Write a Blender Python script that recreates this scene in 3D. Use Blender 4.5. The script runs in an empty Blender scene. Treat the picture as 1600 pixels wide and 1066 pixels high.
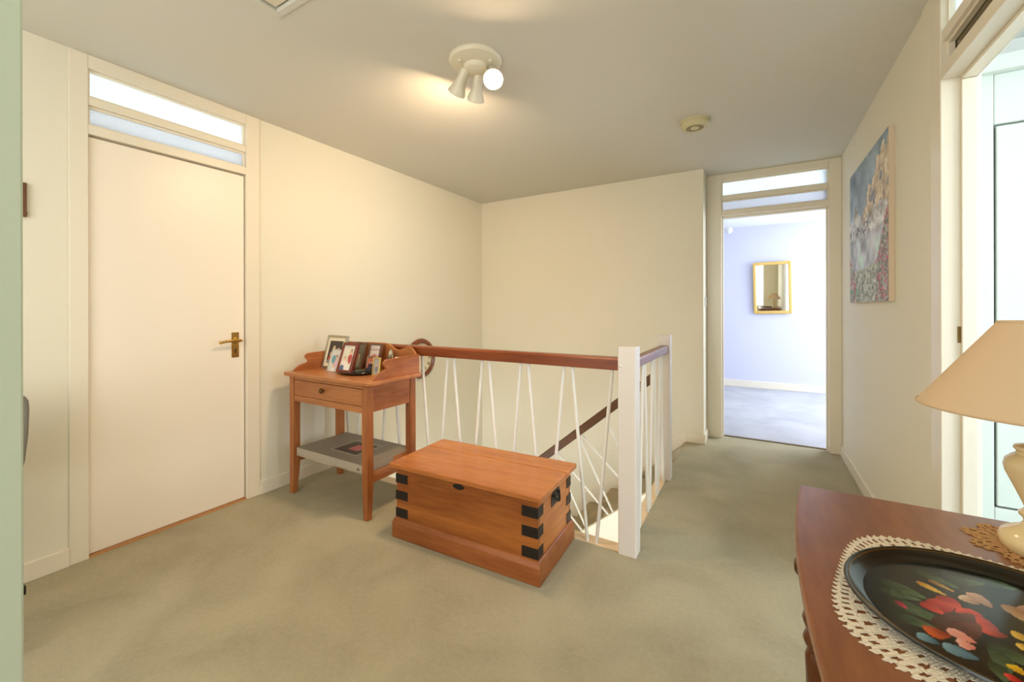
import bpy, bmesh, math, random
import numpy as np
from mathutils import Vector, Matrix
random.seed(4)
PI = math.pi
SC = bpy.context.scene
COL = SC.collection

# ------------------------------------------------------------------ camera, light, exposure
def col(r, g, b):
    def f(c):
        c /= 255.0
        return c / 12.92 if c <= 0.04045 else ((c + 0.055) / 1.055) ** 2.4
    return (f(r), f(g), f(b), 1.0)

cd = bpy.data.cameras.new('camera'); cam = bpy.data.objects.new('camera', cd); COL.objects.link(cam)
YAW, ROLL = 0.5333, -0.0021
Fv = Vector((-math.sin(YAW), math.cos(YAW), 0)); Rv = Vector((math.cos(YAW), math.sin(YAW), 0)); Uv = Vector((0, 0, 1))
R2 = Rv * math.cos(ROLL) + Uv * math.sin(ROLL); U2 = Uv * math.cos(ROLL) - Rv * math.sin(ROLL)
cam.matrix_world = Matrix(((R2.x, U2.x, -Fv.x, 0), (R2.y, U2.y, -Fv.y, 0), (R2.z, U2.z, -Fv.z, 1.2), (0, 0, 0, 1)))
cd.sensor_width = 36; cd.lens = 646.37 / 1600 * 36; cd.shift_y = -(533 - 481.94) / 1600
cd.clip_start = 0.02
SC.camera = cam

w = bpy.data.worlds.new('world'); SC.world = w; w.use_nodes = True
w.node_tree.nodes['Background'].inputs[0].default_value = (0.75, 0.85, 1, 1)
w.node_tree.nodes['Background'].inputs[1].default_value = 1.0
SC.view_settings.view_transform = 'Standard'; SC.view_settings.look = 'None'
SC.view_settings.gamma = 1; SC.view_settings.use_curve_mapping = False
SC.view_settings.exposure = 0.25

def area(name, loc, direction, sx, sy, power, color):
    l = bpy.data.lights.new(name, 'AREA'); l.shape = 'RECTANGLE'; l.size = sx; l.size_y = sy
    l.energy = power; l.color = color
    o = bpy.data.objects.new(name, l); COL.objects.link(o); o.location = loc
    o.rotation_euler = Vector(direction).to_track_quat('-Z', 'Y').to_euler()
    return o
DAY = (0.86, 0.93, 1.0)
area('fill_light_landing', (-1.0, -1.12, 1.45), (0, 1, -0.05), 2.4, 1.5, 36, (0.94, 0.97, 1.0))  # added soft ambient fill behind the camera, no window there
area('window_light_side_room', (3.35, 0.9, 1.5), (-1, 0.12, -0.12), 1.8, 1.4, 90, (0.80, 0.90, 1.0))
area('window_light_bedroom', (2.8, 5.5, 1.45), (-1, 0, -0.12), 1.8, 1.4, 54, DAY)
area('fill_light_passage', (1.75, 7.15, 1.5), (-0.25, -1, -0.1), 1.4, 1.4, 128, (0.82, 0.92, 1.0))  # added out of view in the far wall to brighten the passage
area('window_light_left_room', (-4.6, 1.2, 1.5), (1, 0, 0.1), 1.6, 1.4, 36, DAY)
area('window_light_hall', (-1.6, 0.4, -1.2), (0, 1, 0.1), 1.6, 1.4, 46, DAY)
BULB_STRENGTH = 1000.0

# ------------------------------------------------------------------ materials
def nodemat(name):
    m = bpy.data.materials.new(name); m.use_nodes = True
    return m, m.node_tree.nodes, m.node_tree.links, m.node_tree.nodes['Principled BSDF']

def paint(name, c, rough=0.5, bump=0.02, scale=60, metal=0.0, var=0.0):
    m, n, l, p = nodemat(name)
    p.inputs['Base Color'].default_value = c; p.inputs['Roughness'].default_value = rough; p.inputs['Metallic'].default_value = metal
    tc = n.new('ShaderNodeTexCoord')
    if bump or var:
        ns = n.new('ShaderNodeTexNoise'); ns.inputs['Scale'].default_value = scale; ns.inputs['Detail'].default_value = 3
        l.new(tc.outputs['Object'], ns.inputs['Vector'])
    if bump:
        b = n.new('ShaderNodeBump'); b.inputs['Strength'].default_value = bump; b.inputs['Distance'].default_value = 0.01
        l.new(ns.outputs['Fac'], b.inputs['Height']); l.new(b.outputs['Normal'], p.inputs['Normal'])
    if var:
        mx = n.new('ShaderNodeMix'); mx.data_type = 'RGBA'
        mx.inputs[6].default_value = c; mx.inputs[7].default_value = tuple(x * (1 - var) for x in c[:3]) + (1,)
        l.new(ns.outputs['Fac'], mx.inputs[0]); l.new(mx.outputs[2], p.inputs['Base Color'])
    return m

def wood(name, c1, c2, axis='X', scale=14, rough=0.35, stretch=9, dark=None):
    m, n, l, p = nodemat(name)
    tc = n.new('ShaderNodeTexCoord'); mp = n.new('ShaderNodeMapping')
    s = [scale] * 3; s['XYZ'.index(axis)] = scale / stretch
    mp.inputs['Scale'].default_value = s
    l.new(tc.outputs['Object'], mp.inputs['Vector'])
    n1 = n.new('ShaderNodeTexNoise'); n1.inputs['Scale'].default_value = 1.0; n1.inputs['Detail'].default_value = 6
    n1.inputs['Roughness'].default_value = 0.6; n1.inputs['Distortion'].default_value = 0.9
    l.new(mp.outputs['Vector'], n1.inputs['Vector'])
    n2 = n.new('ShaderNodeTexNoise'); n2.inputs['Scale'].default_value = 9.0; n2.inputs['Detail'].default_value = 3
    l.new(mp.outputs['Vector'], n2.inputs['Vector'])
    mxn = n.new('ShaderNodeMath'); mxn.operation = 'MULTIPLY_ADD'; mxn.inputs[1].default_value = 0.35
    l.new(n2.outputs['Fac'], mxn.inputs[0]); l.new(n1.outputs['Fac'], mxn.inputs[2])
    cr = n.new('ShaderNodeValToRGB'); e = cr.color_ramp.elements
    e[0].position = 0.45; e[0].color = c2; e[1].position = 0.85; e[1].color = c1
    l.new(mxn.outputs[0], cr.inputs[0]); l.new(cr.outputs[0], p.inputs['Base Color'])
    p.inputs['Roughness'].default_value = rough
    b = n.new('ShaderNodeBump'); b.inputs['Strength'].default_value = 0.03; b.inputs['Distance'].default_value = 0.004
    l.new(mxn.outputs[0], b.inputs['Height']); l.new(b.outputs['Normal'], p.inputs['Normal'])
    return m

def carpet(name, c1, c2):
    m, n, l, p = nodemat(name)
    tc = n.new('ShaderNodeTexCoord')
    big = n.new('ShaderNodeTexNoise'); big.inputs['Scale'].default_value = 2.3; big.inputs['Detail'].default_value = 5; big.inputs['Distortion'].default_value = 0.6
    fine = n.new('ShaderNodeTexNoise'); fine.inputs['Scale'].default_value = 55; fine.inputs['Detail'].default_value = 6; fine.inputs['Roughness'].default_value = 0.75
    pile = n.new('ShaderNodeTexNoise'); pile.inputs['Scale'].default_value = 420; pile.inputs['Detail'].default_value = 2
    for t in (big, fine, pile): l.new(tc.outputs['Object'], t.inputs['Vector'])
    a = n.new('ShaderNodeMath'); a.operation = 'MULTIPLY_ADD'; a.inputs[1].default_value = 0.55
    l.new(fine.outputs['Fac'], a.inputs[0]); l.new(big.outputs['Fac'], a.inputs[2])
    cr = n.new('ShaderNodeValToRGB'); e = cr.color_ramp.elements
    e[0].position = 0.58; e[0].color = c2; e[1].position = 0.95; e[1].color = c1
    l.new(a.outputs[0], cr.inputs[0]); l.new(cr.outputs[0], p.inputs['Base Color'])
    p.inputs['Roughness'].default_value = 0.95; p.inputs['Specular IOR Level'].default_value = 0.1
    h = n.new('ShaderNodeMath'); h.operation = 'ADD'
    l.new(fine.outputs['Fac'], h.inputs[0]); l.new(pile.outputs['Fac'], h.inputs[1])
    b = n.new('ShaderNodeBump'); b.inputs['Strength'].default_value = 0.55; b.inputs['Distance'].default_value = 0.006
    l.new(h.outputs[0], b.inputs['Height']); l.new(b.outputs['Normal'], p.inputs['Normal'])
    return m

def ribbed_glass(name, c, ribs=True, axis='Z'):
    m, n, l, p = nodemat(name)
    out = n['Material Output']
    tr = n.new('ShaderNodeBsdfTranslucent'); tr.inputs['Color'].default_value = c
    gl = n.new('ShaderNodeBsdfGlossy'); gl.inputs['Roughness'].default_value = 0.12
    tp = n.new('ShaderNodeBsdfTransparent'); tp.inputs['Color'].default_value = c
    tc = n.new('ShaderNodeTexCoord')
    b = n.new('ShaderNodeBump'); b.inputs['Strength'].default_value = 0.7; b.inputs['Distance'].default_value = 0.004
    if ribs:
        wv = n.new('ShaderNodeTexWave'); wv.bands_direction = axis; wv.inputs['Scale'].default_value = 22
        l.new(tc.outputs['Object'], wv.inputs['Vector']); src = wv.outputs['Fac']
        cr = n.new('ShaderNodeValToRGB'); cr.color_ramp.elements[0].color = tuple(x * 0.72 for x in c[:3]) + (1,)
        cr.color_ramp.elements[1].color = c; cr.color_ramp.elements[1].position = 0.35
        l.new(src, cr.inputs[0]); l.new(cr.outputs[0], tr.inputs['Color'])
    else:
        wv = n.new('ShaderNodeTexVoronoi'); wv.inputs['Scale'].default_value = 170; wv.inputs['Randomness'].default_value = 0.35
        l.new(tc.outputs['Object'], wv.inputs['Vector']); src = wv.outputs['Distance']
        cr = n.new('ShaderNodeValToRGB'); cr.color_ramp.elements[0].color = tuple(x * 0.6 for x in c[:3]) + (1,)
        cr.color_ramp.elements[1].color = c; cr.color_ramp.elements[1].position = 0.5
        l.new(src, cr.inputs[0]); l.new(cr.outputs[0], tr.inputs['Color'])
    l.new(src, b.inputs['Height']); l.new(b.outputs['Normal'], gl.inputs['Normal'])
    m1 = n.new('ShaderNodeMixShader'); m1.inputs[0].default_value = 0.12
    m2 = n.new('ShaderNodeMixShader'); m2.inputs[0].default_value = 0.10
    l.new(tr.outputs[0], m1.inputs[1]); l.new(tp.outputs[0], m1.inputs[2])
    l.new(m1.outputs[0], m2.inputs[1]); l.new(gl.outputs[0], m2.inputs[2])
    l.new(m2.outputs[0], out.inputs['Surface'])
    return m

def print_mat(name, rough=0.35, spec=0.4, bump=0.0):
    m, n, l, p = nodemat(name)
    a = n.new('ShaderNodeVertexColor'); a.layer_name = 'ink'
    l.new(a.outputs['Color'], p.inputs['Base Color'])
    p.inputs['Roughness'].default_value = rough; p.inputs['Specular IOR Level'].default_value = spec
    if bump:
        tc = n.new('ShaderNodeTexCoord'); ns = n.new('ShaderNodeTexNoise'); ns.inputs['Scale'].default_value = 90; ns.inputs['Detail'].default_value = 4
        l.new(tc.outputs['Object'], ns.inputs['Vector'])
        b = n.new('ShaderNodeBump'); b.inputs['Strength'].default_value = bump; b.inputs['Distance'].default_value = 0.01
        l.new(ns.outputs['Fac'], b.inputs['Height']); l.new(b.outputs['Normal'], p.inputs['Normal'])
    return m

def emit(name, c, s):
    m, n, l, p = nodemat(name)
    p.inputs['Emission Color'].default_value = c; p.inputs['Emission Strength'].default_value = s
    p.inputs['Base Color'].default_value = c
    return m

M = {}
M['wall'] = paint('cream_wall_paint', col(236, 229, 207), 0.6, 0.05, 90)
M['ceiling'] = paint('ceiling_paint', col(222, 218, 205), 0.8, 0.05, 70)
M['lilac'] = paint('lilac_wall_paint', col(214, 214, 228), 0.7, 0.04, 80)
M['yellow'] = paint('yellow_wall_paint', col(232, 222, 140), 0.7, 0.04, 80)
M['white'] = paint('white_room_paint', col(238, 240, 238), 0.7, 0.03, 80)
M['gloss'] = paint('cream_gloss_paint', col(240, 230, 208), 0.32, 0.015, 25)
M['door'] = paint('cream_door_paint', col(250, 239, 220), 0.36, 0.05, 18)
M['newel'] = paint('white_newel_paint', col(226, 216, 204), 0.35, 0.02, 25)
M['rod'] = paint('white_baluster_paint', col(240, 237, 226), 0.35, 0.0)
M['cool_door'] = paint('pale_green_white_door_paint', col(206, 220, 202), 0.45, 0.02, 25)
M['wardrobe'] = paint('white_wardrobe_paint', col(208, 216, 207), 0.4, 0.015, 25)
M['carpet'] = carpet('green_grey_carpet', col(188, 179, 150), col(167, 158, 131))
M['carpet2'] = carpet('pale_grey_carpet', col(190, 189, 192), col(172, 171, 176))
M['stair_carpet'] = carpet('brown_grey_stair_carpet', col(196, 182, 152), col(172, 158, 130))
M['pineX'] = wood('pine_along_x', col(176, 104, 44), col(126, 64, 20), 'X', 9, 0.34)
M['pineY'] = wood('pine_along_y', col(205, 130, 66), col(162, 90, 36), 'Y', 9, 0.34)
M['pine_lid'] = wood('pine_lid', col(212, 136, 74), col(170, 96, 42), 'X', 8, 0.28)
M['plinth'] = wood('pine_plinth', col(170, 100, 50), col(130, 68, 28), 'X', 8, 0.38)
M['tableX'] = wood('honey_wood_along_x', col(194, 126, 72), col(154, 90, 44), 'X', 12, 0.33)
M['tableY'] = wood('honey_wood_along_y', col(186, 114, 64), col(144, 78, 38), 'Y', 12, 0.33)
M['tableZ'] = wood('honey_wood_along_z', col(182, 112, 60), col(140, 76, 36), 'Z', 12, 0.33)
M['rail'] = wood('handrail_mahogany', col(142, 72, 32), col(108, 48, 18), 'X', 12, 0.28)
M['railY'] = wood('handrail_mahogany_y', col(132, 70, 40), col(100, 48, 24), 'Y', 12, 0.28)
M['rail_dark'] = wood('stair_handrail_wood', col(108, 74, 48), col(82, 52, 32), 'X', 12, 0.35)
M['side'] = wood('sideboard_walnut', col(166, 106, 64), col(120, 70, 38), 'Y', 7, 0.28, 5)
M['side_leg'] = wood('sideboard_leg_wood', col(112, 60, 24), col(74, 36, 12), 'Z', 9, 0.22)
M['mahog'] = wood('mahogany_frame', col(130, 54, 34), col(92, 34, 20), 'Z', 18, 0.25)
M['brownframe'] = wood('brown_frame', col(120, 80, 52), col(86, 54, 32), 'Z', 18, 0.3)
M['clock'] = wood('clock_wood', col(150, 82, 48), col(108, 54, 28), 'Z', 14, 0.3)
M['thresh'] = wood('threshold_wood', col(206, 150, 92), col(176, 118, 64), 'Y', 12, 0.4)
M['sill'] = paint('cream_nosing_paint', col(240, 214, 176), 0.4, 0.02, 30)
M['brass'] = paint('brass', col(198, 160, 84), 0.25, 0.02, 40, 1.0)
M['old_brass'] = paint('old_brass', col(120, 92, 52), 0.35, 0.02, 40, 1.0)
M['gilt'] = paint('gilt', col(226, 190, 110), 0.38, 0.25, 60, 0.75)
M['gold'] = paint('gold_metal', col(214, 182, 104), 0.3, 0.05, 60, 0.9)
M['silver'] = paint('silver_metal', col(178, 172, 150), 0.32, 0.05, 60, 0.85)
M['chrome'] = paint('bright_metal', col(210, 208, 200), 0.15, 0.0, 60, 1.0)
M['iron'] = paint('black_iron', col(36, 30, 27), 0.4, 0.1, 60, 0.3)
M['lacquer'] = paint('black_lacquer', col(24, 25, 20), 0.18, 0.0)
M['greybox'] = paint('grey_box_card', col(140, 130, 114), 0.5, 0.05, 60)
M['greybox_side'] = paint('grey_box_side', col(176, 164, 146), 0.5, 0.05, 60)
M['dark'] = paint('dark_print', col(78, 68, 60), 0.5, 0.0)
M['pink'] = paint('pink_print', col(196, 104, 104), 0.5, 0.0)
M['orange'] = paint('orange_print', col(200, 130, 74), 0.5, 0.0)
M['line'] = paint('pale_print', col(196, 186, 168), 0.5, 0.0)
M['lamp_white'] = paint('cream_metal_fitting', col(232, 222, 196), 0.35, 0.0)
M['ivory'] = paint('aged_ivory_plastic', col(214, 204, 160), 0.45, 0.0)
M['ivory_dark'] = paint('ivory_grille', col(150, 138, 98), 0.5, 0.0)
M['ceramic'] = paint('cream_ceramic', col(232, 210, 160), 0.12, 0.0)
M['lace'] = paint('cream_lace', col(240, 228, 204), 0.8, 0.5, 300)
M['lace_tan'] = paint('tan_crochet', col(206, 160, 104), 0.85, 0.5, 300)
M['canvas_side'] = paint('canvas_edge', col(226, 206, 178), 0.7, 0.1, 80)
M['mat_board'] = paint('cream_mount_board', col(238, 226, 194), 0.7, 0.0)
M['switch'] = paint('white_plastic', col(236, 238, 232), 0.3, 0.0)
M['grey_fabric'] = paint('grey_upholstery', col(128, 124, 112), 0.8, 0.3, 200)
M['blackgap'] = paint('dark_gap', col(60, 48, 30), 0.9, 0.0)
M['glass_rib'] = ribbed_glass('reeded_glass', (0.93, 0.98, 0.98, 1), True)
M['glass_dot'] = ribbed_glass('dotted_glass', (0.72, 0.73, 0.75, 1), False)
M['pane_dark'] = paint('dark_brown_pane', col(98, 82, 42), 0.15, 0.0)  # plain dark brown surface in place of the dotted glass
M['print'] = print_mat('printed_photo', 0.35, 0.3)
M['oil'] = print_mat('oil_paint', 0.5, 0.3, 0.6)
M['tole'] = print_mat('painted_lacquer', 0.16, 0.5)
mm, n_, l_, p_ = nodemat('mirror_silvering'); p_.inputs['Metallic'].default_value = 1; p_.inputs['Roughness'].default_value = 0.02
p_.inputs['Base Color'].default_value = (0.86, 0.88, 0.86, 1); M['mirror'] = mm
M['bulb'] = emit('lit_bulb', (1.0, 0.73, 0.47, 1), BULB_STRENGTH)
# lampshade: thin fabric that lets light through
mm, n_, l_, p_ = nodemat('lampshade_fabric')
p_.inputs['Base Color'].default_value = col(242, 220, 184); p_.inputs['Roughness'].default_value = 0.85
tl_ = n_.new('ShaderNodeBsdfTranslucent'); tl_.inputs['Color'].default_value = col(242, 216, 174)
ms_ = n_.new('ShaderNodeMixShader'); ms_.inputs[0].default_value = 0.35
l_.new(p_.outputs[0], ms_.inputs[1]); l_.new(tl_.outputs[0], ms_.inputs[2]); l_.new(ms_.outputs[0], n_['Material Output'].inputs['Surface'])
M['shade'] = mm

# ------------------------------------------------------------------ mesh helpers
class MB:
    def __init__(s): s.v = []; s.f = []
    def add(s, vs, fs):
        o = len(s.v); s.v += [tuple(v) for v in vs]; s.f += [tuple(i + o for i in f) for f in fs]; return s
    def box(s, x0, x1, y0, y1, z0, z1):
        x0, x1 = sorted((x0, x1)); y0, y1 = sorted((y0, y1)); z0, z1 = sorted((z0, z1))
        v = [(x0, y0, z0), (x1, y0, z0), (x1, y1, z0), (x0, y1, z0), (x0, y0, z1), (x1, y0, z1), (x1, y1, z1), (x0, y1, z1)]
        return s.add(v, [(0, 3, 2, 1), (4, 5, 6, 7), (0, 1, 5, 4), (1, 2, 6, 5), (2, 3, 7, 6), (3, 0, 4, 7)])
    def prism(s, pts, a, b, axis='y'):
        n = len(pts)
        def P(u, v, t):
            return {'x': (t, u, v), 'y': (u, t, v), 'z': (u, v, t)}[axis]
        vs = [P(u, v, a) for u, v in pts] + [P(u, v, b) for u, v in pts]
        fs = [tuple(range(n)), tuple(range(2 * n - 1, n - 1, -1))] + [(i, i + n, (i + 1) % n + n, (i + 1) % n) for i in range(n)]
        return s.add(vs, fs)
    def tube(s, p0, p1, r0, r1=None, n=10, caps=True):
        r1 = r0 if r1 is None else r1
        p0, p1 = Vector(p0), Vector(p1); d = (p1 - p0).normalized()
        a = d.orthogonal().normalized(); b = d.cross(a)
        vs = [p0 + (a * math.cos(t) + b * math.sin(t)) * r0 for t in [2 * PI * i / n for i in range(n)]]
        vs += [p1 + (a * math.cos(t) + b * math.sin(t)) * r1 for t in [2 * PI * i / n for i in range(n)]]
        fs = [(i, (i + 1) % n, (i + 1) % n + n, i + n) for i in range(n)]
        if caps: fs += [tuple(range(n - 1, -1, -1)), tuple(range(n, 2 * n))]
        return s.add(vs, fs)
    def lathe(s, prof, origin=(0, 0, 0), axis=(0, 0, 1), n=32, closed=False, sx=1.0, sy=1.0):
        q = Vector(axis).normalized().to_track_quat('Z', 'Y') if tuple(axis) != (0, 0, 1) else None
        o = Vector(origin); vs = []; fs = []
        for r, z in prof:
            for i in range(n):
                t = 2 * PI * i / n; p = Vector((r * math.cos(t) * sx, r * math.sin(t) * sy, z))
                if q: p = q @ p
                vs.append(p + o)
        m = len(prof)
        for j in range(m - 1 if not closed else m):
            k = (j + 1) % m
            for i in range(n):
                fs.append((j * n + i, j * n + (i + 1) % n, k * n + (i + 1) % n, k * n + i))
        if not closed:
            if prof[0][0] > 1e-6: fs.append(tuple(range(n - 1, -1, -1)))
            if prof[-1][0] > 1e-6: fs.append(tuple((m - 1) * n + i for i in range(n)))
        return s.add(vs, fs)
    def path(s, pts, r, n=8):
        for a, b in zip(pts[:-1], pts[1:]): s.tube(a, b, r, n=n)
        return s
    def ico(s, c, r, sub=2):
        bm = bmesh.new(); bmesh.ops.create_icosphere(bm, subdivisions=sub, radius=r)
        bm.verts.ensure_lookup_table()
        s.add([Vector(c) + v.co for v in bm.verts], [tuple(v.index for v in f.verts) for f in bm.faces]); bm.free(); return s

def obj(name, mb, mat, parent=None, bevel=0.0, smooth=False, seg=2, label=None, origin=None):
    me = bpy.data.meshes.new(name)
    vs = mb.v
    o = bpy.data.objects.new(name, me)
    if origin is not None:
        vs = [tuple(np.subtract(v, origin)) for v in vs]; o.location = origin
    me.from_pydata(vs, [], mb.f)
    bm = bmesh.new(); bm.from_mesh(me); bmesh.ops.remove_doubles(bm, verts=bm.verts, dist=1e-5)
    bmesh.ops.recalc_face_normals(bm, faces=bm.faces); bm.to_mesh(me); bm.free()
    COL.objects.link(o)
    if mat is not None: me.materials.append(M[mat] if isinstance(mat, str) else mat)
    if smooth:
        me.polygons.foreach_set('use_smooth', [True] * len(me.polygons)); me.set_sharp_from_angle(angle=math.radians(40))
    if bevel:
        b = o.modifiers.new('bevel', 'BEVEL'); b.width = bevel; b.segments = seg; b.limit_method = 'ANGLE'; b.angle_limit = math.radians(40)
    if parent: o.parent = parent
    if label: o['label'] = label
    return o

def thing(name, label, cat, loc=(0, 0, 0), rotz=0.0, group=None, kind=None):
    o = bpy.data.objects.new(name, None); o.empty_display_size = 0.1; COL.objects.link(o)
    o.location = loc; o.rotation_euler = (0, 0, rotz); o['label'] = label; o['category'] = cat
    if group: o['group'] = group
    if kind: o['kind'] = kind
    return o

def tag(o, label, cat, group=None):
    o['label'] = label; o['category'] = cat
    if group: o['group'] = group
    return o

def struct(name, mb, mat, label, cat, bevel=0.0):
    o = obj(name, mb, mat, None, bevel); o['kind'] = 'structure'; o['label'] = label; o['category'] = cat
    return o

def printed(name, w_, h_, nx, ny, fn, mat, parent=None, mask=None, plane='xz'):
    """flat print: a fine grid whose cells carry ink colours; fn(u, v) arrays -> rgb 0..255"""
    us, vs = np.meshgrid(np.linspace(0, 1, nx + 1), np.linspace(0, 1, ny + 1))
    pts = []
    for j in range(ny + 1):
        for i in range(nx + 1):
            a, b = (us[j, i] - 0.5) * w_, (vs[j, i] - 0.5) * h_
            pts.append((a, 0, b + h_ / 2) if plane == 'xz' else (a, b, 0))
    fs = []
    for j in range(ny):
        for i in range(nx):
            k = j * (nx + 1) + i
            if mask is not None and not mask((i + .5) / nx, (j + .5) / ny): continue
            fs.append((k, k + 1, k + nx + 2, k + nx + 1))
    me = bpy.data.meshes.new(name); me.from_pydata(pts, [], fs)
    rgb = fn(us.ravel(), vs.ravel()) / 255.0
    lin = np.where(rgb <= 0.04045, rgb / 12.92, ((rgb + 0.055) / 1.055) ** 2.4)
    at = me.color_attributes.new('ink', 'FLOAT_COLOR', 'POINT')
    at.data.foreach_set('color', np.hstack([lin, np.ones((len(lin), 1))]).astype(np.float32).ravel())
    me.materials.append(M[mat])
    o = bpy.data.objects.new(name, me); COL.objects.link(o)
    if parent: o.parent = parent
    return o

# ------------------------------------------------------------------ setting
H = 2.427; XL = -2.77; XR = 0.60; YB = 4.0; YD = 4.263; T = 0.10
WELL = 2.020                      # front edge of the stair well
NX = -0.545                       # right edge of the well
m = MB()
m.box(XL - T, XR + T, -1.3, WELL, -0.2, 0); m.box(NX, XR + T, WELL, YD + 0.1, -0.2, 0)
struct('floor', m, 'carpet', 'grey-green carpet of the landing and passage', 'floor')
struct('floor_2', MB().box(-2.2, 2.9, YD + 0.1, 7.2, -0.2, 0), 'carpet2', 'pale carpet of the lilac bedroom beyond the far doorway', 'floor')
struct('floor_3', MB().box(XR + T, 3.5, -0.6, 3.0, -0.2, 0), 'carpet2', 'pale carpet of the room with white wardrobes', 'floor')
struct('floor_4', MB().box(-4.8, XL - T, -0.2, 2.4, -0.2, 0), 'carpet2', 'carpet of the room behind the closed door', 'floor')
struct('floor_5', MB().box(XL - T, 0.0, 0.2, YB + T, -2.7, -2.6), 'stair_carpet', 'hall floor at the foot of the stairs', 'floor')

hx0, hx1, hy0, hy1 = -1.698, -1.0, 0.275, 0.975
m = MB()
m.box(XL - T, hx0, -1.3, YB + T, H, H + 0.1); m.box(hx1, XR + T, -1.3, YD + 0.1, H, H + 0.1)
m.box(hx0, hx1, -1.3, hy0, H, H + 0.1); m.box(hx0, hx1, hy1, YB + T, H, H + 0.1)
struct('ceiling', m, 'ceiling', 'cream painted ceiling of the landing', 'ceiling')
struct('ceiling_2', MB().box(-2.2, 2.9, YD + 0.1, 7.2, H, H + 0.1), 'white', 'white ceiling of the lilac bedroom', 'ceiling')
struct('ceiling_3', MB().box(XR + T, 3.5, -0.6, 3.0, H, H + 0.1), 'white', 'white ceiling of the wardrobe room', 'ceiling')
struct('ceiling_4', MB().box(-4.8, XL - T, -0.2, 2.4, H, H + 0.1), 'white', 'ceiling of the room behind the closed door', 'ceiling')

hatch = thing('loft_hatch', 'loft hatch panel in the ceiling at the top edge of the photo', 'hatch', ((hx0 + hx1) / 2, (hy0 + hy1) / 2, H))
cx_, cy_ = (hx0 + hx1) / 2, (hy0 + hy1) / 2; ha, hb = (hx1 - hx0) / 2, (hy1 - hy0) / 2
obj('panel', MB().box(-ha + .009, ha - .009, -hb + .009, hb - .009, 0.006, 0.03), 'lamp_white', hatch)
m = MB(); e = 0.028
m.box(-ha - e, -ha, -hb - e, hb + e, -0.006, 0.0); m.box(ha, ha + e, -hb - e, hb + e, -0.006, 0.0)
m.box(-ha, ha, -hb - e, -hb, -0.006, 0); m.box(-ha, ha, hb, hb + e, -0.006, 0)
obj('trim', m, 'ceiling', hatch, 0.002)
obj('backing', MB().box(-ha - .02, ha + .02, -hb - .02, hb + .02, 0.101, 0.11), 'blackgap', hatch)

m = MB()
m.box(XL - T, XL, -1.3, 0.612, 0, H); m.box(XL - T, XL, 1.474, YB + T, 0, H); m.box(XL - T, XL, 0.2, YB + T, -2.6, 0)
struct('wall_left', m, 'wall', 'cream left wall running into the stair well', 'wall')
m = MB()
m.prism([(XL, YB), (-0.40, YB), (-0.40, YD + T), (-0.50, YD + T), (-0.50, YB + T), (XL, YB + T)], 0, H, 'z'); m.box(XL, -0.0, YB, YB + T, -2.6, -.201); m.box(XL, -0.545, YB, YB + T, -.2, -.001)
struct('wall_back', m, 'wall', 'cream back wall above the stairs', 'wall')
m = MB()
m.box(XR, XR + T, -1.3, 1.247, 0, H); m.box(XR, XR + T, 2.24, YD + T, 0, H)
struct('wall_right', m, 'wall', 'cream right wall of the passage with the mountain painting', 'wall')
struct('wall_rear', MB().box(XL - T, XR + T, -1.3, -1.2, 0, H), 'wall', 'wall behind the viewer', 'wall')
struct('wall_hall', MB().box(-0.1, 0.0, 0.2, YB + T, -2.6, -0.2).box(XL, 0, 0.2, 0.3, -2.6, -0.2), 'wall', 'hall walls below the landing', 'wall')
m = MB()
m.box(-2.3, 3.0, 7.2, 7.3, -0.0, H); m.box(-2.3, -2.2, YD + T, 7.2, 0, H)
struct('wall_bedroom', m, 'lilac', 'lilac bedroom wall with a gilt mirror seen through the far doorway', 'wall')
m = MB(); m.box(2.9, 3.0, YD + .1, 7.2, 0, H)
m.box(-2.3, -0.501, YD + .001, YD + .1, 0, H); m.box(0.7, 3.0, YD, YD + .1, 0, H)
struct('wall_bedroom_2', m, 'lilac', 'side walls of the lilac bedroom', 'wall')
m = MB(); m.box(3.5, 3.6, -0.6, 3.0, 0, H); m.box(XR + T, 3.5, -0.7, -0.6, 0, H)
struct('wall_side_room', m, 'white', 'white walls of the wardrobe room', 'wall')
struct('wall_side_room_2', MB().box(XR + T, 3.5, 2.80, 2.9, 0, H), 'white', 'white wall behind the wardrobe', 'wall')
struct('wall_side_room_3', MB().box(XR + T, 0.770, 2.408, 2.80, 0, H), 'yellow', 'pale yellow strip of wall beside the white wardrobe', 'wall')
m = MB(); m.box(-4.8, -4.7, -0.2, 2.4, 0, H); m.box(-4.7, XL - T, -0.3, -0.2, 0, H); m.box(-4.7, XL - T, 2.4, 2.5, 0, H)
struct('wall_left_room', m, 'white', 'walls of the room behind the closed door', 'wall')

# baseboards
def skirting(name, mb, label): return struct(name, mb, 'gloss', label, 'skirting board', 0.003)
SK = 0.085
skirting('baseboard_left', MB().box(XL, XL + .014, -1.2, 0.612, 0, SK).box(XL, XL + .014, 1.474, WELL - .02, 0, SK), 'cream skirting along the left wall')
skirting('baseboard_right', MB().box(XR - .014, XR, 2.35, YD, 0, SK).box(XR - .014, XR, -1.2, 1.24, 0, SK), 'cream skirting along the right passage wall')
m = MB(); m.box(-0.535, -0.386, YB - .014, YB, 0, SK); m.box(-0.40, -0.386, YB, YD - .012, 0, SK)
m.prism([(-0.535, 0.0), (-0.535, SK), (-0.60, SK - .012), (-2.7, -1.78 + .10), (-2.7, -1.95)], YB - .016, YB, 'y')
skirting('baseboard_back', m, 'cream skirting on the back wall that drops down beside the stairs')
skirting('baseboard_bedroom', MB().box(-2.2, 2.9, 7.184, 7.2, 0, 0.10), 'white skirting under the lilac bedroom wall')

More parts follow.
